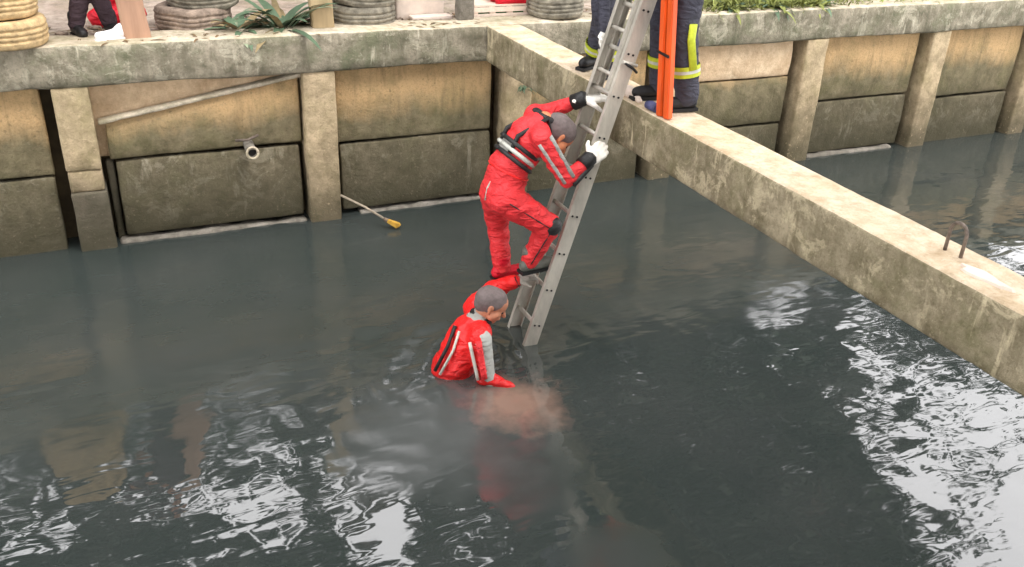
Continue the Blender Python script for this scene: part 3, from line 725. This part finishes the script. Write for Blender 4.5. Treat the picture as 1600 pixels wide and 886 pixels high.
# orange pole: two parallel fibreglass stiles standing on the beam
op = empty('rescue_pole', (3.30, 4.83, 1.71), 'bright orange fibreglass pole standing upright on the beam edge', 'pole')
for k, (dx, dy) in enumerate(((-.012, .035), (.012, -.035))):
    bm = bmesh.new(); bar(bm, (3.245 + dx * .4, 4.80 + dy * .95, 1.712), (3.27 + dx * .4, 5.02 + dy * .95, 3.1), .058, .04, (1, 0, 0)); bmesh.ops.bevel(bm, geom=bm.edges[:], offset=.006, segments=2, affect='EDGES'); obj('stile', bm, M_orange, op)
tubeobj('pole_core', [(3.252, 4.80, 1.713), (3.277, 5.02, 3.09)], .014, M_rust, op, 8)
bm = bmesh.new(); bar(bm, (3.225, 4.80, 2.10), (3.225, 4.935, 2.11), .012, .014, (0, 0, 1)); obj('strap', bm, M_dark, op)
hs = tubeobj('hose_coupling', [(3.25, 4.90, 1.74), (3.245, 4.96, 1.745), (3.235, 5.00, 1.742)], [.028, .032, .026], M_hose, None, 12)
tag(hs, 'short blue hose coupling lying on the beam at the foot of the orange pole', 'hose coupling')
bg_ = skin('cloth_bundle', [((3.30, 5.24, 1.735), (3.27, 5.30, 1.745), .04, .045, 0), ((3.33, 5.27, 1.74), (3.36, 5.33, 1.735), .035, .03, 0), ((3.28, 5.20, 1.725), (3.27, 5.15, 1.722), .025, .02, 0)], [M_white], None, .008, 2, .004, 3)
tag(bg_, 'crumpled pale rag on the beam between ladder and boots', 'rag')

# person on the bank at the left
bp, j3 = stander('bystander', ((-.16, 8.22, 1.675), (.09, 8.24, 1.675)), (.25, -1, 0), 'bystander in dark trousers with one white shoe on the bank', M_navy2, M_navy2, M_skin, M_bootk, 1.7, bootm2=M_bootk)
sh = empty('shoe', (.08, 7.93, 1.70), 'white shoe lying on the edge of the wall by the dark trousers', 'shoe')
skin('upper', [((-.01, 7.90, 1.735), (.05, 7.92, 1.735), .032, .036, 0), ((.05, 7.92, 1.735), (.15, 7.95, 1.745), .036, .04, 0), ((.13, 7.95, 1.76), (.16, 7.955, 1.785), .034, .034, 0)], [M_shoe], sh, .008, 3)
bm = bmesh.new(); bar(bm, (-.04, 7.89, 1.706), (.20, 7.965, 1.706), .075, .018, (0, 0, 1)); bmesh.ops.bevel(bm, geom=bm.edges[:], offset=.007, segments=2, affect='EDGES'); obj('sole', bm, M_shoe, sh)

# ------------------------------------------------------------------ things on the bank
def tyre(c, D, h, mat, label, seed=0, tilt=(0, 0)):
    """an old dusty tyre lying flat, sagging a little, filled with earth"""
    R_ = D / 2; ri = R_ * .56; prof = []
    for (pr, pz) in ((ri, -.30), (ri + .012, -.42), (R_ * .74, -.50), (R_ * .90, -.49), (R_ * .965, -.42), (R_ * .965, -.36), (R_ * .993, -.30), (R_ * .985, -.23), (R_ * .955, -.205), (R_ * .955, -.17), (R_ * .99, -.14), (R_, -.03), (R_ * .965, -.015), (R_ * .965, .015),
                     (R_, .03), (R_ * .99, .14), (R_ * .955, .17), (R_ * .955, .205), (R_ * .985, .23), (R_ * .993, .30), (R_ * .965, .36), (R_ * .965, .42), (R_ * .90, .49), (R_ * .74, .50), (ri + .012, .42), (ri, .30)): prof.append((pr, pz * h))
    bm = bmesh.new(); n = 56; rings = []
    for k in range(n):
        a = 2 * PI * k / n; sag = 1 + .035 * noise.noise(Vector((math.cos(a) * 1.3 + seed, math.sin(a) * 1.3, 0))); zz = .014 * noise.noise(Vector((math.cos(a) * 1.5, math.sin(a) * 1.5, seed)))
        rings.append([bm.verts.new((pr * sag * math.cos(a), pr * sag * math.sin(a), pz + zz + (.004 if (k % 2 and pr > R_ * .97) else 0))) for pr, pz in prof])
    m_ = len(prof)
    for k in range(n):
        A, B = rings[k], rings[(k + 1) % n]
        for j in range(m_): f = bm.faces.new((A[j], B[j], B[(j + 1) % m_], A[(j + 1) % m_])); f.smooth = True
    bmesh.ops.recalc_face_normals(bm, faces=bm.faces)
    root = empty('tyre', c, label, 'tyre', 'old tyres stacked on the bank'); root.rotation_euler = (tilt[0], tilt[1], seed)
    o = obj('casing', bm, mat); o.parent = root
    bm = bmesh.new(); vs = [bm.verts.new((0, 0, h * .22))]
    r1 = [bm.verts.new((ri * .5 * math.cos(a), ri * .5 * math.sin(a), h * (.2 + .1 * noise.noise(Vector((math.cos(a) * 2, math.sin(a) * 2, seed)))))) for a in np.linspace(0, 2 * PI, 25)[:-1]]
    r2_ = [bm.verts.new((ri * 1.08 * math.cos(a), ri * 1.08 * math.sin(a), h * .12)) for a in np.linspace(0, 2 * PI, 25)[:-1]]
    for k in range(24): bm.faces.new((vs[0], r1[k], r1[(k + 1) % 24])); bm.faces.new((r1[k], r2_[k], r2_[(k + 1) % 24], r1[(k + 1) % 24]))
    o = obj('earth_fill', bm, M_ground); o.parent = root
    return root
tyre((-.68, 7.93, 1.81), .66, .205, M_bagy, 'yellowish dusty tyre lowest in the stack at the left edge, overhanging the wall', 1)
tyre((-.71, 7.97, 2.012), .64, .195, M_bagy, 'yellowish dusty tyre in the middle of the stack at the left edge', 2, (.02, .01))
tyre((-.70, 7.96, 2.205), .64, .19, M_bagy, 'yellowish dusty tyre on top of the stack at the left edge', 3, (-.02, .02))
tyre((.76, 8.40, 1.765), .64, .20, M_bagp, 'pinkish grey tyre lying lowest between the reddish post and the plants', 4)
tyre((.86, 8.45, 1.955), .62, .19, M_bagg, 'grey tyre resting askew on the pinkish grey tyre beside the reddish post', 5, (.05, .09))
tyre((2.20, 8.22, 1.76), .60, .195, M_bagg, 'grey tyre lowest in the stack beside the pale tan post', 7)
tyre((2.22, 8.24, 1.952), .60, .19, M_bagg, 'grey tyre in the middle of the stack beside the pale tan post', 8, (.015, -.02))
tyre((2.19, 8.23, 2.140), .59, .185, M_bagg, 'grey tyre on top of the stack beside the pale tan post', 9, (-.02, .01))
tyre((4.05, 8.05, 1.81), .56, .195, M_bagg, 'grey tyre lowest in the stack where the beam meets the wall', 10)
tyre((4.07, 8.07, 2.002), .56, .19, M_bagg, 'grey tyre in the middle of the stack where the beam meets the wall', 11, (.02, .01))
tyre((4.04, 8.06, 2.190), .55, .185, M_bagg, 'grey tyre on top of the stack where the beam meets the wall', 12, (.01, -.02))

def post(x, y, w, d, h, mat, label, rz=0, lean=0):
    def dfm(q):
        q.x += lean * (q.z - BANK); return q
    o = obj('post', rough_box((x - w / 2, y - d / 2, BANK - .1), (x + w / 2, y + d / 2, BANK + h), .05, .005, 7, .008, x, dfm), mat)
    return tag(o, label, 'post', 'posts along the bank')
post(.285, 7.98, .20, .12, 1.15, M_wood, 'reddish brown square post near the left, beside the white shoe', lean=-.10)
post(1.79, 8.02, .19, .12, 1.3, M_wood2, 'pale tan square post between the leafy plant and grey sandbags', lean=-.05)
post(3.13, 8.08, .15, .12, .9, M_foot, 'short grey post left of the green and white crate')
# pale slab box, crate and red tarpaulin
o = obj('concrete_block', rough_box((2.55, 8.33, BANK), (3.02, 8.75, BANK + .30), .06, .006, 5, .012, 5), M_white); tag(o, 'pale pinkish concrete block lying on the bank behind the wall', 'block')
o = obj('plank', rough_box((2.66, 8.20, BANK + .01), (3.05, 8.31, BANK + .06), .06, .004, 5, .006, 6), M_white); tag(o, 'thin pale plank lying in front of the concrete block', 'plank')
cr = empty('crate', (3.6, 8.3, BANK), 'white slatted crate with green panels standing on the bank by the wall corner', 'crate')
bm = bmesh.new()
x0, x1, y0, y1, z0, z1 = 3.28, 4.0, 8.20, 8.60, BANK + .02, BANK + .12
for k in range(5):
    xx_ = x0 + (x1 - x0) * k / 4
    for yk in (y0, y1):
        bm = bmesh.new(); bar(bm, (xx_, yk, z0), (xx_, yk, z1), .055, .03, (0, 1, 0)); obj('upright', bm, M_crate, cr)
for zz in (z0 + .02, z1 - .02):
    bm = bmesh.new(); bar(bm, (x0 - .03, y0 - .019, zz), (x1 + .03, y0 - .019, zz), .008, .045, (0, 0, 1)); obj('slat', bm, M_crate, cr)
    bm = bmesh.new(); bar(bm, (x0, y1 + .019, zz), (x1, y1 + .019, zz), .008, .045, (0, 0, 1)); obj('slat', bm, M_crate, cr)
for k in range(4):
    xa = x0 + (x1 - x0) * (k + .5) / 4; bm = bmesh.new(); bar(bm, (xa, y0 + .022, z0), (xa, y0 + .022, z1), .17, .01, (0, 1, 0)); obj('green_panel', bm, M_green, cr)
bm = bmesh.new(); bar(bm, (x0, (y0 + y1) / 2, z1 + .012), (x1, (y0 + y1) / 2, z1 + .012), y1 - y0, .016, (0, 0, 1)); obj('lid', bm, M_crate, cr)
tp = skin('tarpaulin', [((3.55, 8.36, BANK + .20), (3.98, 8.38, BANK + .20), .075, .085, 0), ((3.55, 8.25, BANK + .17), (3.98, 8.24, BANK + .165), .045, .05, 0), ((3.6, 8.45, BANK + .30), (3.85, 8.46, BANK + .31), .07, .07, 0)], [M_tarp], None, .014, 3, .012, 5)
tag(tp, 'folded red tarpaulin heaped on top of the white and green crate', 'tarpaulin')
rc = skin('red_bundle', [((.02, 8.62, 1.74), (.30, 8.66, 1.76), .09, .10, 0), ((.10, 8.66, 1.90), (.32, 8.68, 1.92), .09, .085, 0)], [M_tarp], None, .014, 3, .012, 7)
tag(rc, 'crumpled red cloth bundle behind the reddish brown post', 'cloth bundle')

# plants
M_withered = plain('withered_leaf', s2l((134, 118, 86)), .3, .8, 9)
def blade(bm, base, d, L_, w, droop, seg=6):
    d = Vector(d).normalized(); side = d.cross(Vector((0, 0, 1))); side = side.normalized() if side.length > .01 else Vector((1, 0, 0))
    p = Vector(base); prev = None; dr = d.copy()
    for k in range(seg + 1):
        t_ = k / seg; ww = w * math.sin(PI * min(1, .12 + t_ * .88)) ** .8 * .5 + .001
        a = bm.verts.new(p - side * ww + Vector((0, 0, ww * .25))); c = bm.verts.new(p); b_ = bm.verts.new(p + side * ww + Vector((0, 0, ww * .25)))
        if prev:
            f1 = bm.faces.new((prev[0], prev[1], c, a)); f2 = bm.faces.new((prev[1], prev[2], b_, c)); f1.smooth = f2.smooth = True
        prev = (a, c, b_); p = p + dr * L_ / seg; dr = (dr + Vector((0, 0, -droop / seg))).normalized()
def plant(x, y, z, n, L_, w, label, seed, up=1.0):
    r = random.Random(seed); root = empty('plant', (x, y, z), label, 'plant', 'plants on the wall top')
    for k in range(n):
        a = r.uniform(0, 2 * PI); e = r.uniform(.35, 1.3) * up
        bm = bmesh.new(); blade(bm, (x + r.uniform(-.05, .05), y + r.uniform(-.05, .05), z - .02), (math.cos(a), math.sin(a), e), L_ * r.uniform(.6, 1.1), w * r.uniform(.7, 1.2), r.uniform(.8, 2.0))
        obj('leaf', bm, r.choice((M_leaf, M_leafd, M_leafd, M_withered)), root)
    return root
plant(1.45, 8.10, 1.67, 40, .62, .085, 'broad-leaved green plant spilling over the wall beside the pale tan post', 3)
plant(1.08, 8.05, 1.67, 34, .46, .07, 'smaller dark green plant between the sacks and the broad-leaved plant', 5, .8)
# grass on the wall at the right
bm = bmesh.new(); r = random.Random(4)
for k in range(3200):
    x = r.gauss(6.5, .5) if r.random() < .7 else r.uniform(5.0, 12); y = r.uniform(8.0, 8.6); a = r.uniform(0, 2 * PI)
    if r.random() < .25: y = r.uniform(7.85, 8.05)
    blade(bm, (x, y, 1.66), (math.cos(a), math.sin(a) - .3, r.uniform(.6, 2.2)), r.uniform(.08, .26), .014, r.uniform(.6, 2.0), 3)
tag(obj('grass', bm, M_grass), 'straggly yellow-green grass growing along the top of the right wall', 'grass', kind='stuff')
for (x, y, n_, l_, sd_, lb) in ((6.0, 7.9, 34, .30, 21, 'leafy green weed nearest the ladder on top of the right wall'), (6.55, 7.92, 40, .32, 22, 'bushiest leafy weed on top of the right wall'), (7.1, 7.9, 30, .26, 23, 'small leafy weed farthest from the ladder on the right wall')):
    rt = plant(x, y, 1.71, n_, l_, .045, lb, sd_, .7)
    for c_ in rt.children: c_.data.materials[0] = M_grass if c_.data.vertices[0].co.x % .02 > .008 else M_leafd
# rubble and litter strewn over the bank
bm = bmesh.new(); r = random.Random(12)
for k in range(520):
    x = r.uniform(-1.6, 11); y = 8.0 + abs(r.gauss(0, .35)); q = r.uniform(.008, .035)
    m4 = Matrix.Translation((x, y, 1.665 + q * .3)) @ Matrix.Rotation(r.uniform(0, 6), 4, 'Z') @ Matrix.Diagonal((q * r.uniform(.8, 1.8), q, q * .6, 1))
    bmesh.ops.create_icosphere(bm, subdivisions=1, radius=1, matrix=m4)
tag(obj('rubble', bm, M_bagp), 'small stones and crumbs of rubble scattered along the bank', 'rubble', kind='stuff')
bm = bmesh.new()
for k in range(420):
    x = r.uniform(-1.6, 5); y = r.uniform(7.78, 8.6); a = r.uniform(0, 2 * PI); blade(bm, (x, y, 1.70 if y < 8.1 else 1.67), (math.cos(a), math.sin(a), .12), r.uniform(.05, .16), .022, .5, 3)
M_dry = plain('dry_leaf', s2l((122, 100, 72)), .4, .9, 9)
tag(obj('leaf_litter', bm, M_dry), 'dry brown leaves littering the bank and the wall top', 'leaf litter', kind='stuff')
# weed tufts hanging on the wall joint, by the beam's root
for (x, y, z, n_, s_, lb) in ((3.62, 7.70, 1.12, 26, 3, 'small dark weed tuft rooted in the wall under the beam'), (3.14, 6.2, 1.37, 12, 8, 'sparse green weed hanging from the beam underside near the wall')):
    bm = bmesh.new(); r = random.Random(s_)
    for k in range(n_): a = r.uniform(0, 2 * PI); blade(bm, (x + r.uniform(-.06, .06), y, z + r.uniform(-.03, .03)), (math.cos(a), -.8, r.uniform(-.3, .8)), r.uniform(.06, .14), .016, 1.5, 3)
    tag(obj('weed', bm, M_leafd), lb, 'weed', 'weeds on the concrete')

# broom lying against the wall, its bristles at the waterline
br = empty('broom', (2.2, 7.45, .04), 'thin grey pole with yellow-brown tip slanting from pile to water', 'broom')
tubeobj('handle', [(1.795, 7.69, .255), (1.98, 7.55, .17), (2.14, 7.41, .075)], .011, M_stick, br, 8)
bm = bmesh.new(); r = random.Random(2)
for k in range(60):
    o_ = Vector((r.uniform(-.02, .02), r.uniform(-.02, .02), r.uniform(-.015, .015))); a_ = Vector((2.13, 7.415, .082)) + o_ * .5; b_ = Vector((2.225, 7.35, .04)) + o_ * 1.25
    bar(bm, a_, b_, .008, .008, (0, 0, 1))
obj('bristles', bm, M_yell, br)
tubeobj('ferrule', [(2.12, 7.425, .087), (2.15, 7.40, .070)], [.016, .022], M_rust, br, 10)

# dark rock at the corner of the water
bm = bmesh.new(); bmesh.ops.create_icosphere(bm, subdivisions=4, radius=1)
for v in bm.verts:
    n_ = v.co.copy(); v.co = Vector((v.co.x * .17, v.co.y * .15, v.co.z * .11)) * (1 + .25 * noise.noise(n_ * 1.6) + .10 * noise.noise(n_ * 5))
for f in bm.faces: f.smooth = True
o = obj('rock', bm, M_rock); o.location = (2.93, 1.92, -.015); tag(o, 'dark wet rock breaking the water at the bottom right corner', 'rock')

# ------------------------------------------------------------------ trees beyond the bank (their crowns mirror in the water)
FPX = 1421.7
def px_of(P3):                                          # where a point mirrors in still water, in photograph pixels
    d = np.array(P3) * np.array([1, 1, -1]) - np.array([0, 0, H])
    z_ = d @ np.array(Fv); return 800 + FPX * (d @ np.array(Rv)) / z_, 443 - FPX * (d @ np.array(Uv)) / z_
gaps = [(590, 812, 66, 92, 1), (375, 790, 72, 52, .94), (205, 668, 26, 22, .9), (355, 668, 34, 34, .6), (205, 722, 24, 24, .8), (40, 845, 42, 50, .95), (12, 722, 34, 14, 1), (162, 800, 28, 22, .9),
        (1255, 466, 34, 20, 1), (1190, 462, 16, 14, .9), (765, 855, 48, 16, .8), (872, 775, 36, 22, .75), (1585, 392, 34, 34, 1), (650, 650, 70, 70, .62), (985, 515, 60, 36, .35), (1150, 520, 30, 40, .4),
        (640, 535, 40, 12, .9), (560, 590, 40, 14, .7), (270, 810, 14, 40, .9), (1230, 505, 26, 22, .7), (445, 720, 24, 16, .6), (530, 660, 22, 30, .5)]
polyR = [(1318, 462), (1385, 470), (1470, 545), (1620, 615), (1640, 960), (1495, 960), (1470, 850), (1400, 790), (1330, 710), (1285, 640), (1345, 620), (1300, 560)]
def inpoly(x, y, P_):
    c = np.zeros(x.shape, bool); j = len(P_) - 1
    for i in range(len(P_)):
        xi, yi = P_[i]; xj, yj = P_[j]
        c ^= ((yi > y) != (yj > y)) & (x < (xj - xi) * (y - yi) / (yj - yi) + xi); j = i
    return c
trees = [(-6.5, 12.5, 'broad dark leafy tree beyond the bank at the far left'), (-1.5, 13.2, 'tall leafy tree beyond the bank behind the left post'), (3.6, 12.6, 'large leafy tree beyond the bank behind the crate'),
         (8.2, 13.4, 'leafy tree beyond the bank at the right with a thin crown'), (13.5, 12.8, 'leafy tree beyond the bank at the far right')]
NCL = 8500
cx = rng.uniform(-14, 18, NCL); cy = rng.uniform(10.6, 15.2, NCL); cz = 3.2 + rng.uniform(0, 1, NCL) ** .9 * 13
pu, pv_ = px_of(np.stack([cx, cy, cz], 1))
def openness(pu, pv_):
    o = np.zeros(pu.shape)
    for gx, gy, rx, ry, s_ in gaps:
        d = np.sqrt(((pu - gx) / (rx + min(26, 10 + .4 * rx))) ** 2 + ((pv_ - gy) / (ry + min(26, 10 + .4 * ry))) ** 2); o = np.maximum(o, np.where(d < 1, s_, 0))
    nz = np.array([noise.noise(Vector((a * .011, b * .022, 0))) for a, b in zip(pu, pv_)])
    o = np.maximum(o, np.where(inpoly(pu, pv_, polyR), np.where(nz > -.22, .99, .15), 0))
    return o
keep = rng.uniform(0, 1, NCL) > openness(pu, pv_)
cx, cy, cz = cx[keep], cy[keep], cz[keep]
TX = np.array([t_[0] for t_ in trees]); TYy = np.array([t_[1] for t_ in trees])
own = np.argmin((cx[:, None] - TX) ** 2 + .3 * (cy[:, None] - TYy) ** 2, 1)
def leaves(centres, per, rad, size, rr):
    n = len(centres) * per; c = np.repeat(centres, per, 0) + rr.normal(0, rad, (n, 3)) * np.array([1, 1, .8])
    a = rr.normal(0, 1, (n, 3)); a /= np.linalg.norm(a, axis=1)[:, None]; b = rr.normal(0, 1, (n, 3)); b -= a * (a * b).sum(1)[:, None]; b /= np.linalg.norm(b, axis=1)[:, None]
    sz = size * rr.uniform(.6, 1.2, (n, 1)); v = np.stack([c - a * sz, c - b * sz * .5, c + a * sz, c + b * sz * .5], 1).reshape(-1, 3)
    me = bpy.data.meshes.new('crown'); me.vertices.add(4 * n); me.vertices.foreach_set('co', v.ravel()); me.loops.add(4 * n); me.loops.foreach_set('vertex_index', np.arange(4 * n)); me.polygons.add(n)
    me.polygons.foreach_set('loop_start', np.arange(n) * 4); me.update(calc_edges=True); return me
for i, (x, y, lb) in enumerate(trees):
    root = empty('tree', (x, y, BANK), lb, 'tree', 'trees beyond the bank')
    sel = own == i; cc = np.stack([cx[sel], cy[sel], cz[sel]], 1)
    r = random.Random(i)
    tubeobj('trunk', [(x, y, BANK - .1), (x + r.uniform(-.2, .2), y, 3.5), (x + r.uniform(-.5, .5), y + .2, 6), (x + r.uniform(-.7, .7), y, 9)], [.26, .2, .15, .07], M_bark, root, 10)
    for k in range(7):
        q = cc[r.randrange(len(cc))]; tubeobj('limb', [(x, y, 3.4 + k * .6), ((x + q[0]) / 2, (y + q[1]) / 2, (4 + k * .6 + q[2]) / 2), tuple(q)], [.09, .06, .02], M_bark, root, 6)
    obj('crown', leaves(cc, 13, .24, .20, rng), M_canopy, root)
# unseen trees added behind the viewer to block part of the skylight
for i, (x, y, lb) in enumerate(((-6.5, -3.0, 'added unseen tree blocking skylight on the near bank left of viewer'), (8.5, -4.5, 'added unseen tree blocking skylight on the near bank right of viewer'))):
    root = empty('tree', (x, y, 1.7), lb, 'tree', 'added shade trees on the near bank'); n = 1150
    a_ = rng.uniform(0, 2 * PI, n); q_ = np.sqrt(rng.uniform(0, 1, n)) * 6.6
    cc = np.stack([x + (2.2 if i == 0 else -2.2) + q_ * np.cos(a_), y + q_ * np.sin(a_) * .75, 9.5 + rng.uniform(-1.6, 1.8, n) - (q_ / 6.6) ** 2 * 2], 1)
    tubeobj('trunk', [(x, y, 1.5), (x + .1, y, 4), (x, y + .2, 7), (x, y, 9)], [.3, .24, .16, .08], M_bark, root, 10)
    for k in range(7):
        q = cc[k * 17]; tubeobj('limb', [(x, y, 5 + k * .4), tuple((np.array((x, y, 6.5)) + q) / 2), tuple(q)], [.1, .06, .02], M_bark, root, 6)
    obj('crown', leaves(cc, 12, .42, .26, rng), M_canopy, root)
# dense far wood closing the horizon
n = 5200; wx = rng.uniform(-60, 75, n); wy = rng.uniform(19, 27, n); wzz = 1.6 + rng.uniform(0, 1, n) * (8 + 2.2 * np.sin(wx * .5) + 1.5 * np.sin(wx * 1.3 + 1))
pu, pv_ = px_of(np.stack([wx, wy, wzz], 1)); keep = rng.uniform(0, 1, n) > openness(pu, pv_)
tag(obj('far_wood', leaves(np.stack([wx, wy, wzz], 1)[keep], 12, .6, .5, rng), M_canopy), 'dense dark wood closing the view far behind the bank', 'wood', kind='stuff')
